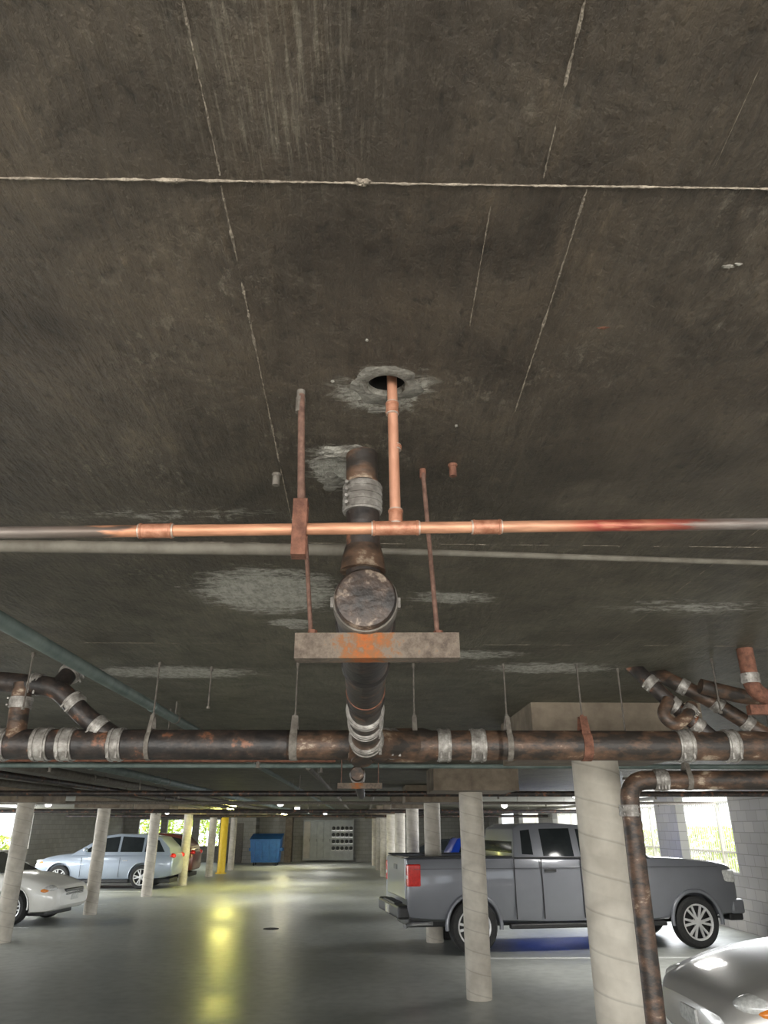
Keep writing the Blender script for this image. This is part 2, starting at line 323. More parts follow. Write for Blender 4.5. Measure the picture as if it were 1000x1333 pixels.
def seam(name,p0,p1,w,h,seed,parent=None,gap=0,jit=.2):
    """broken concrete fin left by a formwork joint"""
    p0=Vector(p0);p1=Vector(p1); Ln=(p1-p0).length; n=int(Ln/.004); d=(p1-p0).normalized(); s=Vector((-d.y,d.x,0)); V=[];Fc=[]
    for i in range(n+1):
        q=p0+d*Ln*i/n; k=abs(noise.noise(Vector((i*.07,seed,0))))*1.5+jit*2*random.random()+.35
        if noise.noise(Vector((i*.04,seed+9,3)))<gap-.35: k*=.12
        j=noise.noise(Vector((i*.008,seed,7)))*w*.7+random.uniform(-jit,jit)*w
        c=q+s*j
        V+= [c-s*w*k+Vector((0,0,.001)),c-s*w*k*.3-Vector((0,0,h*k)),c+s*w*k*.4-Vector((0,0,h*k*random.uniform(.7,1))),c+s*w*k+Vector((0,0,.001))]
    for i in range(n):
        for q in range(3): Fc.append((i*4+q,i*4+q+1,i*4+4+q+1,i*4+4+q))
    return obj(name,V,Fc,'seam',parent)

# ------------------------------------------------------------------ room shell
XL,XR,YB,YF=-14.5,7.5,-7,48
box('floor',XL-.3,XR+.3,YB,YF+.3,-.2,0,'floor')
ce=box('ceiling',XL-.3,XR+.3,YB,YF+.3,H,H+.25,'ceil')
cut=lathe('sleeve_cut',(.030,1.101,H-.1),(0,0,1),[(0,.034),(.32,.034)],'dark')
md=ce.modifiers.new('sleeve','BOOLEAN'); md.operation='DIFFERENCE'; md.object=cut; md.solver='EXACT'
dg=bpy.context.evaluated_depsgraph_get(); me2=bpy.data.meshes.new_from_object(ce.evaluated_get(dg)); ce.modifiers.clear(); ce.data=me2
bpy.data.objects.remove(cut)
lathe('pipe_sleeve_liner',(.030,1.101,H+.012),(0,0,1),[(0,.0335),(.16,.0335),(.16,0),(.155,0),(.155,.0325),(0,.0325)],'dark',caps=False)
box('ground_outside',-60,60,-50,110,-.6,-.22,'ground')
zs=1.04; zt=2.55
def side_wall(name,x0,x1,openings,ya,yb,mt):
    e=root(name)
    box('sill_course',x0,x1,ya,yb,0,zs,mt,e)
    box('header',x0,x1,ya,yb,zt,H,mt,e)
    y=ya
    for a,b in openings+[(yb,yb)]:
        if a>y: box('pier',x0,x1,y,a,zs,zt,mt,e)
        y=b
    return e
side_wall('wall_right',XR,XR+.2,[(-5,-1),(1.5,4.5),(16.1,18.9),(20.3,24.2),(25.6,31.6),(34.2,38.6),(40,44.5)],YB,YF,'blockY')
side_wall('wall_left',XL-.2,XL,[(-5,0),(4,9),(12,17),(20,28),(31.0,34.9)],YB,YF,'blockY')
e=root('wall_far')
zs2,zt2=.85,2.3
box('solid_block',-8.6,XR,YF,YF+.2,0,H,'blockX',e); box('sill_block',XL,-8.6,YF,YF+.2,0,zs2,'blockX',e); box('header_block',XL,-8.6,YF,YF+.2,zt2,H,'blockX',e)
for a,b in ((XL,-13.6),(-12.3,-11.9),(-10.4,-10.0)): box('pier',a,b,YF,YF+.2,zs2,zt2,'blockX',e)

for y,x0,x1 in ((13.3,1.9,7.3),(8.75,1.9,7.3),(17.9,1.9,7.3),(22.5,1.9,7.3),(17.3,-12,-6.9),(22.2,-12,-6.9),(26.5,-12,-6.9)):
    box('parking_line',x0,x1,y-.05,y+.05,0,.003,'white')
lathe('floor_drain_cover',(-1.9,17,0),(0,0,1),[(0,.16),(.006,.16)],'dark',None,24)

# ------------------------------------------------------------------ ceiling seams, patches
se=root('formwork_seams')
seam('seam_cross',(-1.3,.664,H),(1.5,.650,H),.0026,.0026,1,se,-.3,.14)
blob('seam_drip',-.012,.656,H,.010,.007,.006,'seam',se,4,jag=.3)
seam('seam_a',(-.180,.15,H),(-.182,.65,H),.0019,.0015,2,se,.0)
seam('seam_b',(-.184,.665,H),(-.198,1.9,H),.0024,.0015,3,se,-.1)
seam('seam_c',(.194,.2,H),(.208,.645,H),.0020,.0015,4,se,.0)
seam('seam_d',(.265,.66,H),(.275,1.19,H),.0020,.0015,5,se,.0)
seam('seam_e',(.151,.69,H),(.156,.93,H),.0017,.001,6,se,.0)
seam('seam_f',(.40,.50,H),(.41,.66,H),.0009,.0008,7,se,.3)
seam('seam_g',(-2.5,1.88,H),(3,1.90,H),.002,.001,8,se,.35)
seam('seam_h',(-2.5,3.1,H),(3,3.1,H),.002,.001,9,se,.35)
seam('seam_i',(1.03,.7,H),(1.03,3.2,H),.002,.001,10,se,.35)
seam('seam_j',(-1.41,.7,H),(-1.41,3.2,H),.002,.001,11,se,.35)
pa=root('mortar_patch')
blob('ring',.030,1.101,H,.064,.062,.005,'mortar',pa,2,56,.54,.16)
blob('ring_crumbs',.02,1.185,H,.034,.012,.004,'mortar',pa,8,30,0,.4)
pb=root('mortar_patch'); blob('crust',-.055,1.365,H,.062,.034,.008,'plaster',pb,3,56,0,.35); blob('crust_c',-.085,1.50,H,.03,.04,.004,'mortar',pb,15,40,0,.4)
pc=root('plaster_splatter')
for (x,y,rx,ry) in ((.50,.79,.011,.004),(.512,.785,.006,.003),(-.005,.97,.003,.004),(-.065,1.09,.004,.004),(.17,1.24,.004,.006),(-.19,2.35,.03,.01),(-.62,2.3,.012,.008),(-.28,2.82,.05,.03)):
    blob('chip',x,y,H,rx,ry,.003,'plaster',pc,int(x*100)+50,20,0,.3)
blob('rust_stain',.366,.93,H,.010,.004,.0008,'rust',pc,90,20,0,.4)
for x,y in ((-.205,1.46),(.181,1.405),(.02,1.9)):
    e=root('ceiling_anchor_stub'); lathe('stub',(x,y,H-.028),(0,0,1),[(0,.008),(.022,.008),(.022,.010),(.029,.010)],'galvdull' if x<0 else 'rust',e,12)

# ------------------------------------------------------------------ copper water line
cu=root('copper_water_pipe'); Yc=1.11
def cz(x): return 2.350+.0222*(x-.02)
Rc=.0098
tube('run',[(-2.2,Yc,cz(-2.2)),(2.2,Yc,cz(2.2))],Rc,'copper',cu,28)
xr=.045
tube('riser',[(xr,Yc,cz(xr)),(.040,1.105,2.62),(.038,1.105,2.76)],Rc*.92,'copperplain',cu,24,0)
def fit(p,d,L,R=Rc*1.22):
    d=Vector(d).normalized(); p=Vector(p)
    lathe('fitting',p,d,[(-L/2,Rc),(-L/2,R*1.08),(-L/2+.003,R*1.08),(-L/2+.004,R),(L/2-.004,R),(L/2-.003,R*1.08),(L/2,R*1.08),(L/2,Rc)],'copperfit',cu,28)
    for s in (-1,1): lathe('solder',p+d*s*(L/2+.001),d,[(-.0015,Rc),(-.0015,R*1.0),(.0015,R*.98),(.0015,Rc)],'solder',cu,28)
dx=(1,0,.0222)
fit((xr,Yc,cz(xr)),dx,.075); fit((xr,Yc,cz(xr)+.020),(0,0,1),.022,Rc*1.18)
fit((-.345,Yc,cz(-.345)),dx,.052); fit((.195,Yc,cz(.195)),dx,.046)
fit((.040,1.105,2.575),(0,0,1),.02,Rc*1.12)
fit((xr,Yc,2.50),(0,0,1),.006,Rc*1.05)
ph=root('pipe_hanger'); hx=-.112
tube('hanger_tube',[(-.122,1.12,2.61),(hx,1.112,2.39)],.0062,'rustrod',ph,16)
lathe('rod_coupling',(-.123,1.122,2.575),(0,0,1),[(0,.0085),(.03,.0085),(.03,.0075),(.046,.0075)],'galvdull',ph,16)
for y0 in (Yc-Rc-.0042,Yc+Rc+.0012): box('clevis_plate',hx-.012,hx+.012,y0,y0+.003,2.300,2.396,'rust',ph,.0012)
box('clevis_top',hx-.012,hx+.012,Yc-Rc-.004,Yc+Rc+.004,2.392,2.397,'rust',ph,.001)
box('clevis_bottom',hx-.012,hx+.012,Yc-Rc-.004,Yc+Rc+.004,2.299,2.303,'rust',ph,.001)

gp=root('grey_painted_pipe')
tube('run',[(-3,1.5,2.47),(-.02,1.5,2.455)],.0135,'paintpipe',gp,20)
lathe('reducer',(-.04,1.5,2.455),(1,.15,.04),[(0,.0155),(.03,.0155),(.05,.010)],'paintpipe',gp,20)
tube('run_small',[(.0,1.505,2.457),(1.2,1.95,2.592),(3.2,2.6,2.608)],.0075,'paintpipe',gp,16,.05)

# ------------------------------------------------------------------ cast iron branch
br=root('cast_iron_drain_branch'); Rb=.058; zb=2.289
tube('riser_upper',[(-.016,1.362,H+.02),(-.012,1.362,2.50)],.033,'iron_scuff',br,28)
tube('riser_lower',[(-.012,1.362,2.55),(-.008,1.362,2.30)],.034,'iron',br,28)
coupling((-.0125,1.362,2.515),(0,0,1),.036,.062,br)
lathe('riser_hub',(-.010,1.362,2.36),(0,0,1),[(0,.045),(.03,.041),(.05,.036)],'iron_scuff',br,28)
lathe('cleanout_cap',(-.004,1.300,zb),(0,1,0),[(-.002,0),(-.002,.046),(0,.054),(.006,.058),(.016,.058),(.020,.055)],'capdisc',br,40)
lathe('cleanout_coupling',(-.004,1.318,zb),(0,1,0),[(0,.050),(0,.0605),(.012,.062),(.03,.0605),(.042,.062),(.05,.0605),(.05,.05)],'galvdull',br,36)
for s in (-1,1): box('clamp_screw',-.004+s*.062-.004,-.004+s*.062+.004,1.325,1.34,zb-.012,zb+.008,'galv',br,.001)
tube('tee_body',[(-.004,1.34,zb),(-.005,2.9,zb)],Rb,'iron',br,36)
for y in (1.50,1.9,2.45): lathe('hub_ring',(-.004,y,zb),(0,1,0),[(-.02,Rb),(-.012,Rb+.005),(.012,Rb+.005),(.02,Rb)],'iron',br,36)
lathe('rust_ring',(-.004,2.3,zb),(0,1,0),[(-.004,Rb),(-.004,Rb+.003),(.004,Rb+.003),(.004,Rb)],'rust',br,36)
coupling((-.005,2.74,zb),(0,1,0),Rb+.004,.09,br)
tube('bend',[(-.005,2.8,zb),(-.005,3.05,zb),(.0,3.30,2.235),(.06,3.44,2.225)],.062,'iron_scuff',br,30,.12)
coupling((-.004,3.02,zb-.004),(0,1,-.06),.064,.08,br)
coupling((.0,3.24,2.245),(.1,1,-.25),.066,.06,br)
lathe('lower_cleanout',(-.02,3.38,2.235),(.0,-.45,-1),[(0,.055),(.05,.055),(.05,.06),(.07,.06),(.07,.045),(.085,.045)],'iron_scuff',br,26)
tz=root('trapeze_hanger')
def trapeze(e,xc,y,z,half,hh=.022,tilt=0.0,mt='strut'):
    o=obj('strut_channel',[],[],mt,e)
    bm=bmesh.new()
    w=.0205
    out=[(-w,-hh),(w,-hh),(w,hh),(w-.008,hh),(w-.008,hh-.003),(w-.003,hh-.003),(w-.003,-hh+.003),(-w+.003,-hh+.003),(-w+.003,hh-.003),(-w+.008,hh-.003),(-w+.008,hh),(-w,hh)]
    n=len(out); vs=[]
    for X in (-half,half): vs.append([bm.verts.new((X,a,b)) for a,b in out])
    for i in range(n): bm.faces.new((vs[0][i],vs[0][(i+1)%n],vs[1][(i+1)%n],vs[1][i]))
    bm.faces.new(vs[0][::-1]); bm.faces.new(vs[1]); bmesh.ops.recalc_face_normals(bm,faces=bm.faces)
    bm.to_mesh(o.data); bm.free(); o.location=(xc,y,z); o.rotation_euler=(0,-tilt,0)
    return o
trapeze(tz,.0185,1.35,2.207,.152,.0235,.008)
tube('threaded_rod_a',[(-.146,1.43,H),(-.103,1.352,2.20)],.0044,'rustrod',tz,12)
tube('threaded_rod_b',[(.118,1.43,H),(.134,1.352,2.20)],.0048,'rustrod',tz,12)
lathe('rod_top_b',(.118,1.43,H-.022),(0,0,1),[(0,.007),(.022,.007)],'rust',tz,10)
for x in (-.103,.134): lathe('nut',(x,1.352,2.232),(0,0,1),[(0,.009),(.008,.009)],'rust',tz,6)

# ------------------------------------------------------------------ transverse main
tr=root('cast_iron_main_drain'); Yt,Zt,Rt=3.5,2.245,.066
tube('pipe_left',[(-4.2,Yt,Zt),(-.35,Yt,Zt)],Rt,'iron',tr,36)
tube('pipe_mid',[(-.36,Yt,Zt),(.62,Yt,Zt)],Rt,'iron_scuff',tr,36)
tube('pipe_right',[(.60,Yt,Zt),(4.2,Yt,Zt)],Rt,'iron_scuff',tr,36)
lathe('wye_hub',(.04,Yt,Zt),(1,0,0),[(0,Rt),(.02,.074),(.22,.076),(.26,Rt)],'iron_scuff',tr,36)
tube('wye_leg',[(.0,3.30,2.235),(.1,3.42,2.24),(.26,Yt,Zt)],.062,'iron_scuff',tr,26,.08)
for x,L in ((-1.66,.07),(-1.47,.075),(-1.358,.07),(-1.135,.06),(.356,.06),(.511,.07),(1.467,.07),(1.685,.06),(2.4,.07),(-2.4,.07)):
    coupling((x,Yt,Zt),(1,0,0),Rt+.001,L,tr)
coupling((.10,Yt-.07,Zt),(.8,.6,0),.060,.07,tr)
for x,s,w in ((-.987,'galvdull',.02),(-.331,'galvdull',.035),(.222,'galvdull',.025),(.655,'galvdull',.025),(1.01,'rust',.042),(2.0,'galvdull',.03),(-2.0,'galvdull',.03)):
    pipe_hanger('pipe_hanger',x,Yt,Zt,Rt,strap=s,w=w)
for x,y,l in ((-.76,3.6,.20),(1.24,3.6,.32),(1.60,3.35,.25),(-1.5,3.3,.25)):
    e=root('hanger_rod'); tube('rod',[(x,y,H-l),(x,y,H)],.004,'greyrod',e,10); lathe('insert',(x,y,H-.02),(0,0,1),[(0,.008),(.02,.008)],'greyrod',e,10); lathe('nut',(x,y,H-l),(0,0,1),[(0,.008),(.01,.008)],'galvdull',e,6)

lc=root('cast_iron_fitting_cluster')
tube('arm',[(-3,3.55,2.55),(-1.74,3.55,2.535),(-1.45,3.5,2.50),(-1.29,3.5,2.36),(-1.12,3.5,2.255)],.046,'iron',lc,24,.06)
tube('drop',[(-1.62,3.52,2.52),(-1.60,3.5,2.26)],.044,'iron_scuff',lc,24)
tube('wye_up',[(-1.45,3.5,2.50),(-1.42,3.62,2.64)],.04,'iron',lc,24)
for p,d in (((-1.56,3.525,2.518),(1,0,-.12)),((-1.36,3.5,2.43),(.7,0,-.65)),((-1.23,3.5,2.32),(.8,0,-.6)),((-1.61,3.51,2.43),(0,0,1)),((-1.43,3.58,2.585),(.2,.6,.7))): coupling(p,d,.047,.05,lc)
lathe('hub',(-1.60,3.5,2.31),(0,0,-1),[(0,.05),(.03,.06),(.06,.066)],'iron_scuff',lc,24)
rc=root('cast_iron_fitting_cluster')
tube('arm_a',[(1.30,3.62,2.66),(1.34,3.55,2.58),(1.42,3.5,2.46),(1.62,3.5,2.27)],.036,'iron',rc,24,.05)
tube('arm_b',[(1.44,3.75,2.66),(1.50,3.6,2.56),(1.64,3.55,2.47),(1.90,3.5,2.27)],.036,'iron_scuff',rc,24,.05)
tube('arm_c',[(1.66,3.15,2.66),(1.66,3.15,2.44),(1.95,3.25,2.33),(2.2,3.45,2.26)],.034,'rust',rc,24,.05)
tube('trap',[(1.40,3.42,2.44),(1.35,3.4,2.37),(1.40,3.4,2.32),(1.48,3.42,2.37),(1.52,3.46,2.42)],.028,'iron_scuff',rc,20,.06)
tube('arm_d',[(1.55,3.4,2.50),(1.75,3.4,2.45),(2.6,3.4,2.40)],.035,'iron_scuff',rc,20,.05)
for p,d,R in (((1.37,3.53,2.535),(.6,-.3,-.7),.037),((1.45,3.5,2.43),(.75,0,-.65),.037),((1.55,3.5,2.335),(.75,0,-.65),.037),((1.55,3.585,2.53),(.7,-.2,-.5),.037),((1.68,3.54,2.44),(.75,0,-.6),.037),((1.80,3.52,2.35),(.75,0,-.6),.037),((1.66,3.15,2.49),(0,0,1),.036),((1.50,3.44,2.395),(.6,0,.6),.029)): coupling(p,d,R,.042,rc)
box('support_bracket',1.60,2.1,3.08,3.12,2.33,2.37,'rust',rc,.003)

vs=root('cast_iron_stack_pipe')
tube('stack',[(4.5,4.45,2.149),(1.51,4.45,2.149),(1.495,4.45,0.0)],.052,'iron_scuff',vs,28,.12)
coupling((1.70,4.45,2.149),(1,0,0),.053,.08,vs); coupling((1.50,4.45,1.985),(0,0,1),.053,.06,vs); coupling((2.6,4.45,2.149),(1,0,0),.053,.09,vs)
for x in (1.86,2.4): pipe_hanger('pipe_hanger',x,4.45,2.149,.052,par=vs)

def long_pipe(name,x,z,r,mt,y0,y1,hang=3.2):
    e=root(name); tube('run',[(x,y0,z),(x,y1,z)],r,mt,e,20)
    y=y0+1.2
    while y<y1:
        lathe('joint',(x,y,z),(0,1,0),[(-.04,r),(-.04,r*1.15),(.04,r*1.15),(.04,r)],mt,e,20)
        if z+r<H-.03: tube('rod',[(x,y+.5,z),(x,y+.5,H)],.005,'galvdull',e,8); lathe('ring',(x,y+.5,z),(0,1,0),[(-.012,r),(-.012,r*1.12),(.012,r*1.12),(.012,r)],'galvdull',e,20)
        y+=hang
    return e
long_pipe('green_grey_pipe',-1.19,2.515,.027,'greenpipe',-1,30,4)
long_pipe('service_pipe',-3.7,2.50,.05,'paintpipe',3,44)
long_pipe('service_pipe',-2.9,2.50,.045,'greenpipe',6.5,44)
long_pipe('service_pipe',-4.3,2.47,.04,'iron',6,44)
long_pipe('service_pipe',-5.2,2.48,.05,'paintpipe',9,44)
long_pipe('service_pipe',-.6,2.47,.03,'paintpipe',8,44)
long_pipe('service_pipe',.15,2.48,.03,'galvdull',13,42)
def cross_pipe(y,z,r,mt,x0,x1):
    e=root('sprinkler_branch_pipe'); tube('run',[(x0,y,z),(x1,y,z)],r,mt,e,16)
    x=x0+.8
    while x<x1:
        tube('rod',[(x,y,z),(x,y,H)],.006,'galvdull',e,8)
        lathe('sprinkler_head',(x+.6,y,z),(0,0,-1),[(0,.012),(r+.03,.012),(r+.03,.02),(r+.035,.02)],'galvdull',e,10); x+=2.4
cross_pipe(6.9,2.40,.02,'greenpipe',-9,7.4); cross_pipe(11.8,2.36,.04,'iron',-9,7.4); cross_pipe(16.5,2.36,.03,'galvdull',-12,7.4); cross_pipe(22,2.3,.05,'iron',-12,7.4); cross_pipe(27,2.38,.03,'paintpipe',-12,7.4); cross_pipe(32,2.3,.05,'iron',-12,7.4)
cross_pipe(5.0,2.30,.016,'rust',-4.5,-.2)
sb=root('cast_iron_drain_branch'); tube('run',[(-.07,6.2,2.29),(-.07,11.7,2.33)],.055,'iron',sb,24)
lathe('cleanout',(-.07,6.15,2.29),(0,1,0),[(0,0),(0,.05),(.02,.06),(.09,.06),(.09,.055)],'iron_scuff',sb,24); coupling((-.07,6.3,2.29),(0,1,0),.056,.09,sb); coupling((-.07,6.6,2.29),(0,1,0),.056,.09,sb)
tube('riser',[(-.07,6.45,2.29),(-.07,6.45,H)],.035,'iron',sb,20)
t2=root('trapeze_hanger'); trapeze(t2,-.05,6.3,2.205,.18,.022)
for x in (-.2,.1): tube('rod',[(x,6.3,2.2),(x,6.3,H)],.005,'rustrod',t2,8)

# ------------------------------------------------------------------ columns
def column(x,y,r=.155,cap=True,capmat='cap'):
    e=root('concrete_column',(x,y,0))
    prof=[(0,r*1.0)]+[(i*.2,r*(1+.004*math.sin(i*2.1))) for i in range(1,12)]+[(2.36,r)]
    lathe('shaft',(0,0,0),(0,0,1),prof,'column',e,48)
    if cap: box('drop_cap',-.54,.54,-.58,.52,2.32,H+.01,capmat,e,.006)
for x,y in ((1.57,5.25),(1.39,10.35),(1.27,15.1),(1.17,19.8),(1.07,24.6),(.93,29.3),(.78,34),(.66,38.7),(.5,43.4)): column(x,y)
for y in (10.4,15.2,19.75,24.6,29.2,34): column(-6.5,y)
column(-6.45,39,cap=True)
e=root('yellow_bollard_post',(-6.4,36.2,0)); lathe('post',(0,0,0),(0,0,1),[(0,.19),(.01,.17),(2.35,.17),(2.4,.14)],'yellow',e,28); lathe('base_ring',(0,0,0),(0,0,1),[(0,.24),(.04,.24),(.05,.18)],'yellow',e,28)

# ------------------------------------------------------------------ vehicles
def catmull(st,n):
    out=[]
    for i in range(len(st)-1):
        p0=st[max(i-1,0)];p1=st[i];p2=st[i+1];p3=st[min(i+2,len(st)-1)]
        for k in range(n):
            t=k/n; row=[]
            for a,b,c,d in zip(p0,p1,p2,p3):
                m1=(c-a)*.35; m2=(d-b)*.35
                h=(2*t**3-3*t**2+1)*b+(t**3-2*t**2+t)*m1+(-2*t**3+3*t**2)*c+(t**3-t**2)*m2
                row.append(min(max(h,min(b,c)-.005),max(b,c)+.005))
            out.append(row)
    out.append(list(st[-1])); return out
SEC=[(0,0),(.78,0),(.92,.05),(.975,.18),(.995,.38),(1.0,.58),(.985,.76),(.955,.88),(.91,.96),(.84,1.0),(.5,1.03),(0,1.04)]
def loft_body(e,st,paint,cuts,r,W,cav=None,sec=SEC):
    S=catmull(st,6); half=len(sec); V=[];Fc=[]; ring=half*2-2
    for x,zb_,zt_,w in S:
        pts=[(w*a,zb_+(zt_-zb_)*b) for a,b in sec]; pts+= [(-y,z) for y,z in pts[-2:0:-1]]
        V+=[(x,y,z) for y,z in pts]
    for j in range(len(S)-1):
        for i in range(ring):
            k=(i+1)%ring; Fc.append((j*ring+i,j*ring+k,(j+1)*ring+k,(j+1)*ring+i))
    Fc.append(tuple(range(ring))); Fc.append(tuple((len(S)-1)*ring+i for i in range(ring))[::-1])
    o=obj('body',V,Fc,paint,e)
    cs=[]
    for cx in cuts:
        for s in (-1,1):
            c=lathe('cut',(cx,s*(W/2-.27),r+.02),(0,s,0),[(0,r+.07),(.6,r+.07)],'blacktrim',None,40); cs.append(c)
    if cav: cs.append(box('cut',*cav,'blacktrim'))
    for c in cs:
        m_=o.modifiers.new('b','BOOLEAN'); m_.object=c; m_.solver='EXACT'; m_.operation='DIFFERENCE'
    e_loc=e.location.copy(); e_rot=e.rotation_euler.copy(); e.location=(0,0,0); e.rotation_euler=(0,0,0)
    bpy.context.view_layer.update()
    dg=bpy.context.evaluated_depsgraph_get(); me=bpy.data.meshes.new_from_object(o.evaluated_get(dg)); o.modifiers.clear(); o.data=me
    for c in cs: bpy.data.objects.remove(c)
    for p in me.polygons: p.use_smooth=True
    me.set_sharp_from_angle(angle=math.radians(32))
    e.location=e_loc; e.rotation_euler=e_rot
    return o
def wheel(e,x,y,r,side,spokes=6):
    tw=.24
    lathe('tire',(x,y-side*tw/2,r),(0,side,0),[(0,r*.62),(0,r*.9),(.03,r*.985),(.06,r),(tw-.06,r),(tw-.03,r*.985),(tw,r*.9),(tw+.002,r*.72),(tw-.01,r*.66),(tw-.1,r*.64)],'tire',e,40)
    yo=y+side*(tw/2-.008)
    lathe('rim_lip',(x,yo-side*.03,r),(0,side,0),[(0,r*.62),(0,r*.68),(.030,r*.72),(.038,r*.69),(.028,r*.635),(0,r*.62)],'rim',e,40,caps=False)
    lathe('rim_dish',(x,yo-side*.09,r),(0,side,0),[(0,r*.64),(.005,r*.64),(.01,0)],'blacktrim',e,32)
    lathe('hub',(x,yo-side*.05,r),(0,side,0),[(0,r*.2),(.045,r*.17),(.05,r*.1),(.05,0)],'rim',e,24)
    V=[];Fc=[]
    for i in range(spokes):
        a=2*pi*i/spokes
        for da in (-.16,.16):
            c0=Vector((math.cos(a+da*.6),math.sin(a+da*.6))); c1=Vector((math.cos(a+da*1.25),math.sin(a+da*1.25)))
            p0=c0*r*.12; p1=c1*r*.65; t=(p1-p0).normalized(); nrm=Vector((-t.y,t.x))*r*.046; b=len(V)
            for p,yy in ((p0,.035),(p1,.03)):
                for s in (-1,1):
                    q=p+nrm*s
                    V.append((x+q.x,yo+side*(yy-.035),r+q.y)); V.append((x+q.x,yo+side*(yy-.06),r+q.y))
            Fc+=[(b,b+2,b+6,b+4),(b+1,b+3,b+7,b+5),(b,b+1,b+5,b+4),(b+2,b+3,b+7,b+6),(b,b+1,b+3,b+2),(b+4,b+5,b+7,b+6)]
    obj('spokes',V,Fc,'rim',e)
def arch(e,x,r,yw,side,mt='blacktrim',wd=.05):
    R=r+.06; P=[]
    for i in range(21):
        a=math.radians(-8)+math.radians(196)*i/20; P.append((x+R*math.cos(a),yw*side,r+.02+R*math.sin(a)))
    tube('wheel_arch_lip',P,wd/2,mt,e,8,0)
def greenhouse(e,prof,zb_,zr,wb_,wr,paint,wins,ws=True,bev=.035):
    gy=lambda z: wb_+(wr-wb_)*max(0,min(1,(z-zb_)/(zr-zb_)))
    n=len(prof); V=[(x,gy(z),z) for x,z in prof]+[(x,-gy(z),z) for x,z in prof]
    Fc=[tuple(range(n)),tuple(range(n,2*n))[::-1]]+[(i,(i+1)%n,n+(i+1)%n,n+i) for i in range(n)]
    o=obj('cabin',V,Fc,paint,e)
    bm=bmesh.new(); bm.from_mesh(o.data); eds=[ed for ed in bm.edges if ed.verts[0].co.z>zb_+.02 or ed.verts[1].co.z>zb_+.02]
    bmesh.ops.bevel(bm,geom=eds,offset=bev,segments=3,affect='EDGES',profile=.6); bm.to_mesh(o.data); bm.free()
    for p in o.data.polygons: p.use_smooth=True
    o.data.set_sharp_from_angle(angle=math.radians(25))
    for k,w in enumerate(wins):
        for s in (-1,1):
            V=[]
            for off in (.004,-.004): V+=[(x,s*(gy(z)+off),z) for x,z in w]
            m_=len(w); Fc=[tuple(range(m_)),tuple(range(m_,2*m_))]+[(i,(i+1)%m_,m_+(i+1)%m_,m_+i) for i in range(m_)]
            obj('side_window_%d'%k,V,Fc,'glass',e)
    def slant(name,p,q):
        (x0,z0),(x1,z1)=p,q; d=Vector((x1-x0,z1-z0)); nrm=Vector((d.y,-d.x)).normalized()
        mid=sum(x for x,z in prof)/n
        if nrm.x*(x0-mid)<0: nrm=-nrm
        V=[]
        for f in (.10,.90):
            x=x0+d.x*f; z=z0+d.y*f
            for o_ in (.006,-.006):
                for s in (-1,1): V.append((x+nrm.x*o_,s*(gy(z)-.07),z+nrm.y*o_))
        obj(name,V,[(0,1,5,4),(2,3,7,6),(0,2,6,4),(1,3,7,5),(0,1,3,2),(4,5,7,6)],'glass',e)
    return slant,gy
def lamp_blob(e,name,x,y,z,sx_,sy,sz,mt):
    bm=bmesh.new(); bmesh.ops.create_uvsphere(bm,u_segments=18,v_segments=10,radius=1)
    for v in bm.verts: v.co=Vector((x+v.co.x*sx_,y+v.co.y*sy,z+v.co.z*sz))
    me=bpy.data.meshes.new(name); bm.to_mesh(me); bm.free()
    for p in me.polygons: p.use_smooth=True
    o=bpy.data.objects.new(name,me); COL.objects.link(o); me.materials.append(M[mt]); o.parent=e; return o
def paint(name,c,rough=.3,metal=.5):
    M[name]=mat(name,c,tuple(min(1,k*1.08) for k in c),rough,metal,2,coat=.8); return name

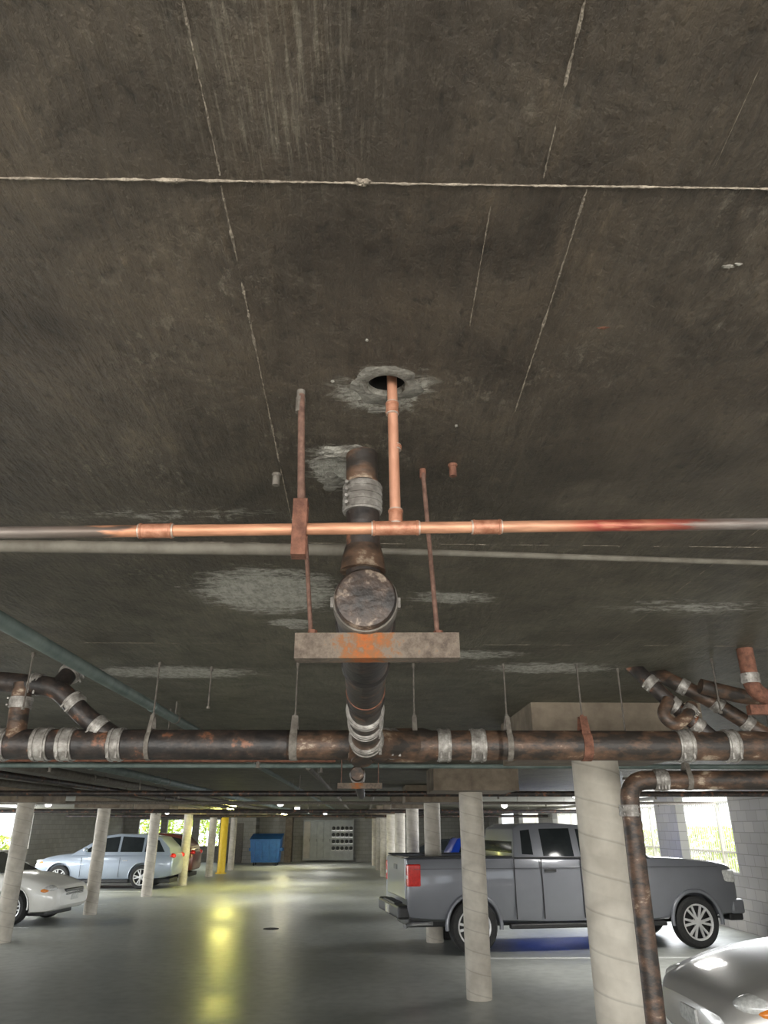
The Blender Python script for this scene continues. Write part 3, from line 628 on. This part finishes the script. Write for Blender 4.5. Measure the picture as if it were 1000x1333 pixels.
def sedan(name,loc,rz,pt,suv=False,low_grille=False,solid_panel=False):
    e=root(name,loc,rz); wb_=2.75; r=.335 if not suv else .36
    if not suv:
        st=[(-1.08,.42,.80,.66),(-1.02,.32,.93,.78),(-.7,.24,1.02,.87),(0,.2,1.04,.90),(1.0,.2,1.0,.91),(2.0,.2,.99,.91),(2.6,.2,.95,.91),(3.1,.22,.87,.88),(3.45,.24,.77,.82),(3.62,.28,.69,.74),(3.70,.36,.60,.64)]
        prof=[(-.75,.98),(-.1,1.30),(.25,1.41),(.9,1.45),(1.45,1.41),(2.45,.94)]; zb_,zr=1.0,1.45; wbs,wr=.84,.60
        wins=[[(-.05,1.06),(.18,1.32),(.72,1.385),(.72,1.04)],[(.80,1.04),(.80,1.385),(1.38,1.35),(1.98,1.06),(1.98,1.03)]]
        W=1.82
    else:
        st=[(-1.0,.5,.95,.74),(-.95,.38,1.05,.84),(-.6,.3,1.08,.90),(0,.27,1.08,.93),(1.0,.26,1.06,.93),(2.0,.27,1.06,.93),(2.6,.27,1.04,.92),(3.1,.28,.98,.89),(3.45,.3,.88,.83),(3.60,.36,.78,.76),(3.66,.42,.66,.66)]
        prof=[(-.93,1.02),(-.85,1.25),(-.5,1.58),(0,1.66),(.9,1.69),(1.45,1.62),(2.45,1.02)]; zb_,zr=1.04,1.69; wbs,wr=.88,.66
        wins=[[(-.7,1.12),(-.45,1.48),(-.02,1.56),(-.02,1.12)],[(.06,1.12),(.06,1.56),(.80,1.60),(.80,1.12)],[(.88,1.12),(.88,1.60),(1.38,1.54),(2.02,1.14),(2.02,1.12)]]
        if solid_panel:   # compact van: painted panel behind the front door
            prof=[(-.96,1.02),(-.93,1.35),(-.75,1.66),(0,1.72),(.9,1.73),(1.45,1.66),(2.45,1.02)]; zr=1.73; wins=[[(-.78,1.24),(-.66,1.58),(-.1,1.62),(-.1,1.24)],wins[2]]
        W=1.88
    loft_body(e,st,pt,(0,wb_),r,W)
    sl,gy=greenhouse(e,prof,zb_,zr,wbs,wr,pt,wins)
    sl('windshield',prof[-1],prof[-2]); sl('rear_window',prof[0],prof[2] if suv else prof[1])
    for x in (0,wb_):
        for s in (-1,1): wheel(e,x,s*(W/2-.13),r,s,5); arch(e,x,r,W/2-.015,s,pt,.03)
    zl=.70 if not suv else .84
    for s in (-1,1):
        lamp_blob(e,'headlight',3.40,s*.66,zl-.02,.22,.15,.085,'whitelamp'); lamp_blob(e,'turn_signal',3.36,s*.775,zl-.05,.14,.06,.05,'amber')
        lamp_blob(e,'tail_light',-.93,s*.66,zl+.15,.12,.17,.09,'redlamp')
        lamp_blob(e,'mirror',1.92,s*.98,1.06 if not suv else 1.18,.08,.11,.07,pt)
        for xx in (.76,.84+1.2): box('door_seam',xx-.004,xx+.004,s*W/2*.985-.01,s*W/2*.985+.006,.35,.95,'blacktrim',e)
        for xx in (.5,1.55): box('door_handle',xx,xx+.16,s*(W/2-.03)-.02,s*(W/2-.03)+.02,.84,.87,'chrome',e,.004)
        box('sill_trim',.42,2.33,s*(W/2-.06)-.03,s*(W/2-.06)+.03,.20,.28,'blacktrim',e,.01)
    if low_grille:
        box('grille',3.45,3.66,-.40,.40,.44,.54,'blacktrim',e,.02)
    else:
        box('grille',3.55,3.70,-.42,.42,zl-.16,zl-.03,'blacktrim',e,.02)
        for i in range(4): box('grille_bar',3.60,3.712,-.40,.40,zl-.15+i*.03,zl-.142+i*.03,'chrome',e)
    box('lower_intake',3.50,3.66,-.55,.55,.33,.43,'blacktrim',e,.02); box('license_plate',3.68,3.722,-.15,.15,.45,.56,'whitelamp',e,.003)
    box('underbody',-.9,3.4,-.6,.6,.16,.3,'blacktrim',e,.02)
    return e
paint('paint_white',(.85,.84,.80),.3,0); paint('paint_silver',(.32,.37,.44),.3,.3); paint('paint_champagne',(.46,.445,.42),.28,.3); paint('paint_maroon',(.12,.035,.03),.3,.2); paint('paint_blue',(.008,.06,.50),.35,0); paint('paint_truck',(.175,.182,.205),.34,.2); paint('paint_dark',(.03,.035,.04),.3,.3)

def pickup(loc,rz):
    e=root('pickup_truck',loc,rz); pt='paint_truck'; r=.40; wb_=3.98; W=2.0
    sec=[(0,0),(.86,0),(.95,.04),(.985,.2),(1.0,.45),(1.0,.62),(.985,.80),(.975,.9),(.955,.97),(.91,1.0),(.5,1.0),(0,1.0)]
    st=[(-1.10,.60,1.38,.94),(-1.07,.52,1.42,.96),(-.6,.48,1.43,.98),(0,.46,1.43,.985),(.7,.44,1.43,.985),(1.5,.42,1.41,.985),(2.9,.42,1.41,.985),(3.3,.44,1.41,.985),(4.0,.46,1.38,.98),(4.5,.48,1.34,.965),(4.75,.5,1.29,.93),(4.86,.56,1.20,.88)]
    loft_body(e,st,pt,(0,wb_),r,W,(-1.02,.66,-.78,.78,.98,1.7),sec)
    prof=[(.76,1.40),(.82,1.88),(.95,1.95),(1.5,1.97),(2.15,1.93),(2.35,1.89),(3.30,1.40)]
    wins=[[(.92,1.47),(.95,1.84),(1.12,1.86),(1.12,1.46)],[(1.30,1.44),(1.30,1.87),(1.86,1.88),(1.86,1.43)],[(1.98,1.42),(1.98,1.87),(2.28,1.84),(2.98,1.46),(2.98,1.42)]]
    sl,gy=greenhouse(e,prof,1.40,1.97,.93,.74,pt,wins,bev=.03)
    sl('windshield',prof[-1],prof[-2]); sl('rear_window',(.76,1.44),(.84,1.90))
    for x in (0,wb_):
        for s in (-1,1): wheel(e,x,s*(W/2-.12),r,s,6); arch(e,x,r,.985,s,pt,.07)
    for s in (-1,1):
        box('tail_light',-1.115,-.88,s*.93-.055,s*.93+.06,1.0,1.33,'redlamp',e,.02); box('reverse_lamp',-1.12,-.95,s*.93-.05,s*.93+.064,1.11,1.17,'whitelamp',e,.01)
        box('bed_rail_cap',-1.08,.72,s*.90-.07,s*.90+.06,1.425,1.45,'blacktrim',e,.008)
        for xx in (.735,1.22,1.93,3.1): box('door_seam',xx-.005,xx+.005,s*.985-.02,s*.985+.004,.50,1.40,'blacktrim',e)
        for xx in (1.28,2.0): box('door_handle',xx,xx+.2,s*.99-.02,s*.99+.03,1.20,1.24,'blacktrim',e,.006)
        box('running_board',.62,3.4,s*.93-.07,s*.93+.05,.36,.43,'blacktrim',e,.015)
        box('mirror_arm',2.82,2.90,s*1.02-.08,s*1.02+.06,1.45,1.49,'blacktrim',e,.01); box('door_mirror',2.80,2.92,s*1.14-.1,s*1.14+.1,1.42,1.66,'blacktrim',e,.03)
        box('headlight',4.60,4.84,s*.82-.13,s*.82+.08,1.00,1.20,'whitelamp',e,.03)
        box('belt_line',.76,3.2,s*.945-.02,s*.945+.02,1.405,1.425,'blacktrim',e,.005)
        box('body_crease',-1.0,4.5,s*.985-.012,s*.985+.003,1.255,1.261,'blacktrim',e)
    box('rear_bumper',-1.26,-1.06,-.93,.93,.52,.72,'blacktrim',e,.04); box('bumper_step',-1.24,-1.04,-.5,.5,.70,.74,'blacktrim',e,.01)
    box('tailgate',-1.115,-1.05,-.80,.80,.80,1.42,pt,e,.015); box('tailgate_handle',-1.125,-1.10,-.15,.15,1.22,1.30,'blacktrim',e,.01); box('license_plate',-1.27,-1.25,-.16,.16,.55,.68,'whitelamp',e,.002)
    box('front_bumper',4.70,4.96,-.93,.93,.50,.74,pt,e,.05); box('grille',4.76,4.90,-.66,.66,.78,1.18,'blacktrim',e,.03); box('air_dam',4.66,4.93,-.88,.88,.40,.52,'blacktrim',e,.03)
    for i in range(3): box('grille_bar',4.85,4.915,-.64,.64,.84+i*.12,.88+i*.12,'chrome',e,.01)
    box('chassis',-1.0,4.6,-.5,.5,.36,.5,'blacktrim',e,.02); tube('rear_axle',[(0,-.8,.4),(0,.8,.4)],.06,'blacktrim',e,12)
    tube('exhaust_pipe',[(-.6,-.55,.42),(-1.0,-.62,.42),(-1.1,-.7,.40)],.035,'chrome',e,12,.05)
    tube('antenna',[(3.2,-.85,1.38),(3.2,-.85,1.75)],.004,'blacktrim',e,6)
    return e
pickup((1.64,14.52,0),math.radians(8.8))
sedan('silver_sedan',(6.36,7.02,0),pi,'paint_champagne',False,True)
sedan('white_sedan',(-10.1,18.7,0),math.radians(-6),'paint_white')
sedan('silver_suv',(-7.5,28.3,0),pi,'paint_silver',True)
sedan('maroon_suv',(-7.6,31.9,0),pi,'paint_maroon',True)
sedan('blue_suv',(2.85,18.9,0),0,'paint_blue',True,False,True)
sedan('dark_sedan',(2.6,33.0,0),0,'paint_dark')

# ------------------------------------------------------------------ far end things
e=root('dumpster',(-5.4,44,0))
V=[(-.72,-.5,.15),(.72,-.5,.15),(.72,.5,.15),(-.72,.5,.15),(-.82,-.62,1.25),(.82,-.62,1.25),(.82,.62,1.5),(-.82,.62,1.5)]
obj('bin',V,[(0,1,2,3),(0,1,5,4),(1,2,6,5),(2,3,7,6),(3,0,4,7)],'bluebin',e)
obj('lid',[(-.85,-.66,1.25),(.85,-.66,1.25),(.85,.66,1.52),(-.85,.66,1.52),(-.85,-.66,1.29),(.85,-.66,1.29),(.85,.66,1.56),(-.85,.66,1.56)],[(0,1,2,3),(4,5,6,7),(0,1,5,4),(1,2,6,5),(2,3,7,6),(3,0,4,7)],'bluebin',e)
for s in (-1,1):
    box('fork_pocket',s*.84-.06,s*.84+.06,-.4,.4,.7,.85,'bluebin',e,.01)
    for y in (-.4,.4): lathe('caster',(s*.6-.03,y,.08),(1,0,0),[(0,.08),(.06,.08)],'tire',e,16)
for i in range(4): box('rib',-.6+i*.38,-.54+i*.38,-.63,-.52,.25,1.2,'bluebin',e,.005)
e=root('electrical_meter_cabinet',(-2.2,47.6,0))
box('enclosure',-1.5,1.5,-.1,.35,.1,2.3,'cabinet',e,.01)
for i in range(4): box('door_leaf',-1.45+i*.40,-1.08+i*.40,-.13,-.1,.2,2.2,'panel' if i==0 else 'cabinet',e,.008); box('latch',-1.12+i*.4,-1.1+i*.4,-.15,-.12,1.1,1.25,'blacktrim',e)
for i in range(5):
    for j in range(4):
        lathe('meter',(.30+i*.26,-.1,.75+j*.36),(0,-1,0),[(0,.10),(.05,.10),(.09,.07),(.1,0)],'blacktrim',e,16)
        box('breaker_plate',.2+i*.26,.4+i*.26,-.115,-.1,.60+j*.36,.64+j*.36,'whitelamp',e)
box('concrete_pilaster',-4.75,-4.35,47.2,48,0,H,'cap')
e=root('utility_closet'); box('block_enclosure',-8.5,-6.4,46.5,48,0,H,'blockX',e); box('steel_door',-8.0,-7.1,46.44,46.5,0,2.1,'galvdull',e,.01); lathe('door_knob',(-7.2,46.44,1),(0,-1,0),[(0,.03),(.05,.03)],'chrome',e,12)

def fence(x,y0,y1,h=2.7):
    e=root('railing_fence'); V=[];Fc=[]
    def bx(a,b,c,d,f,g):
        n=len(V); V.extend([(a,c,f),(b,c,f),(b,d,f),(a,d,f),(a,c,g),(b,c,g),(b,d,g),(a,d,g)])
        Fc.extend([(n,n+1,n+2,n+3),(n+4,n+5,n+6,n+7),(n,n+1,n+5,n+4),(n+1,n+2,n+6,n+5),(n+2,n+3,n+7,n+6),(n+3,n,n+4,n+7)])
    y=y0
    while y<y1: bx(x-.012,x+.012,y-.012,y+.012,-.22,h); y+=.13
    y=y0
    while y<y1: bx(x-.04,x+.04,y-.04,y+.04,-.22,h+.1); y+=2.4
    bx(x-.02,x+.02,y0,y1,h-.25,h-.2); bx(x-.02,x+.02,y0,y1,.1,.15); bx(x-.02,x+.02,y0,y1,1.3,1.35)
    obj('bars',V,Fc,'fencew',e)
fence(9.0,8,46)
def hedge(name,x0,x1,y0,y1,z0,z1,n):
    V=[];Fc=[]
    for i in range(n):
        c=Vector((random.uniform(x0,x1),random.uniform(y0,y1),z0+(z1-z0)*random.random()**.8))
        if noise.noise(c*.8)<-.12: continue
        s=random.uniform(.07,.16); a=Vector((random.gauss(0,1),random.gauss(0,1),random.gauss(0,1))).normalized(); b=a.orthogonal().normalized(); k=len(V)
        V+=[c-a*s,c+b*s*.5,c+a*s,c-b*s*.5]; Fc.append((k,k+1,k+2,k+3))
    me=bpy.data.meshes.new(name); me.from_pydata([tuple(v) for v in V],[],Fc); me.materials.append(M['leaf']); o=bpy.data.objects.new(name,me); COL.objects.link(o)
hedge('hedge',10.5,12.5,10,48,-.2,1.9,9000)
hedge('hedge',-19,-6,52,54,-.2,3.2,9000)
hedge('hedge',-18.5,-17.2,15,48,-.2,1.5,6000)
def palm(x,y):
    e=root('palm_tree',(x,y,-.22)); lathe('trunk',(0,0,0),(0,0,1),[(0,.25)]+[(i*.2,.17+.02*(i%2)) for i in range(1,22)],'cap',e,16)
palm(10.2,20.6); palm(10.0,29)

# ------------------------------------------------------------------ lamps
def lamp_or_fill(x,y,c,power,es,downlight=0,k=1):
    e=root('ceiling_or_fill_light',(x,y,0)); lathe('housing',(0,0,H),(0,0,-1),[(0,.13*k),(.03,.13*k),(.04,.11*k)],'galvdull',e,24)
    mname='lamp_glow_%.1f_%.1f'%(x,y)
    M[mname]=emit(mname,c,es)
    lathe('globe',(0,0,H-.04),(0,0,-1),[(0,.10*k),(.05*k,.10*k),(.09*k,.075*k),(.11*k,.03*k),(.112*k,0)],mname,e,24)
    if power:
        ld=bpy.data.lights.new('bulb','POINT'); ld.energy=power; ld.color=c; ld.shadow_soft_size=.12; lo=bpy.data.objects.new('bulb',ld); COL.objects.link(lo); lo.parent=e; lo.location=(0,0,H-.28)
    if downlight:
        ld=bpy.data.lights.new('fill_spot','SPOT'); ld.energy=downlight; ld.color=c; ld.shadow_soft_size=.3; ld.spot_size=math.radians(170); ld.spot_blend=1  # added fill spot aimed at the floor, keeps the ceiling free of hotspots
        lo=bpy.data.objects.new('fill_spot',ld); COL.objects.link(lo); lo.parent=e; lo.location=(0,0,H-.18)
lamp_or_fill(-4.75,28,(1,.95,.25),110,110,0,1.6)
lamp_or_fill(-4.2,41,(1,.93,.5),50,40,200,1.4)
W0=(1,.98,.93)
for x,y,p in ((-3.9,4.0,360),(3.6,3.0,180),(-2.2,-1.5,330),(2.2,-1.5,330),(0,-4,330),  # mostly added fixtures, put in to brighten the floor and its bounce
              (-9,12,600),(6.6,9.5,330),(-10,18,420),(-10,25,350),(4.2,12.2,280),(4.6,17,300),(4.6,26,300),
              (-2.6,24,230),(-2.6,30,190),(-2.6,36,190),(-2.2,43,260),(-10,40,260)):
    lamp_or_fill(x,y,W0,0,4,p)
def area(name,loc,rot,sx_,sy,p,c):
    ld=bpy.data.lights.new(name,'AREA'); ld.shape='RECTANGLE'; ld.size=sx_; ld.size_y=sy; ld.energy=p; ld.color=c
    o=bpy.data.objects.new(name,ld); COL.objects.link(o); o.location=loc; o.rotation_euler=rot
area('rear_fill',(-2,-6.5,1.3),(math.radians(95),0,0),16,2.2,1000,(1,.97,.92))  # added area light behind the camera, brightens the ceiling and pipes
area('opening_daylight',(XR-.05,22.5,1.8),(0,math.radians(90),0),1.5,14,750,(.95,.98,1))
area('opening_daylight',(XL+.05,24,1.8),(0,math.radians(-90),0),1.5,20,1200,(.95,.98,1))
sd=bpy.data.lights.new('sun','SUN'); sd.energy=5; sd.color=(1,.95,.85); sd.angle=.02; so=bpy.data.objects.new('sun',sd); COL.objects.link(so); so.rotation_euler=(math.radians(28),math.radians(-12),0)
w=bpy.data.worlds.new('sky'); scene.world=w; w.use_nodes=True
bg=w.node_tree.nodes['Background']; bg.inputs[0].default_value=(.86,.93,1,1); bg.inputs[1].default_value=2.6

# ------------------------------------------------------------------ camera
cd=bpy.data.cameras.new('camera'); cd.sensor_fit='VERTICAL'; cd.sensor_height=36; cd.lens=36*950/1333; cd.clip_end=300; cd.clip_start=.02
cam=bpy.data.objects.new('camera',cd); COL.objects.link(cam); cam.location=(0,0,1.9)
cam.rotation_euler=(math.radians(90+23.34),0,-.0232)
scene.camera=cam
scene.view_settings.view_transform='Standard'
scene.view_settings.exposure=0.22
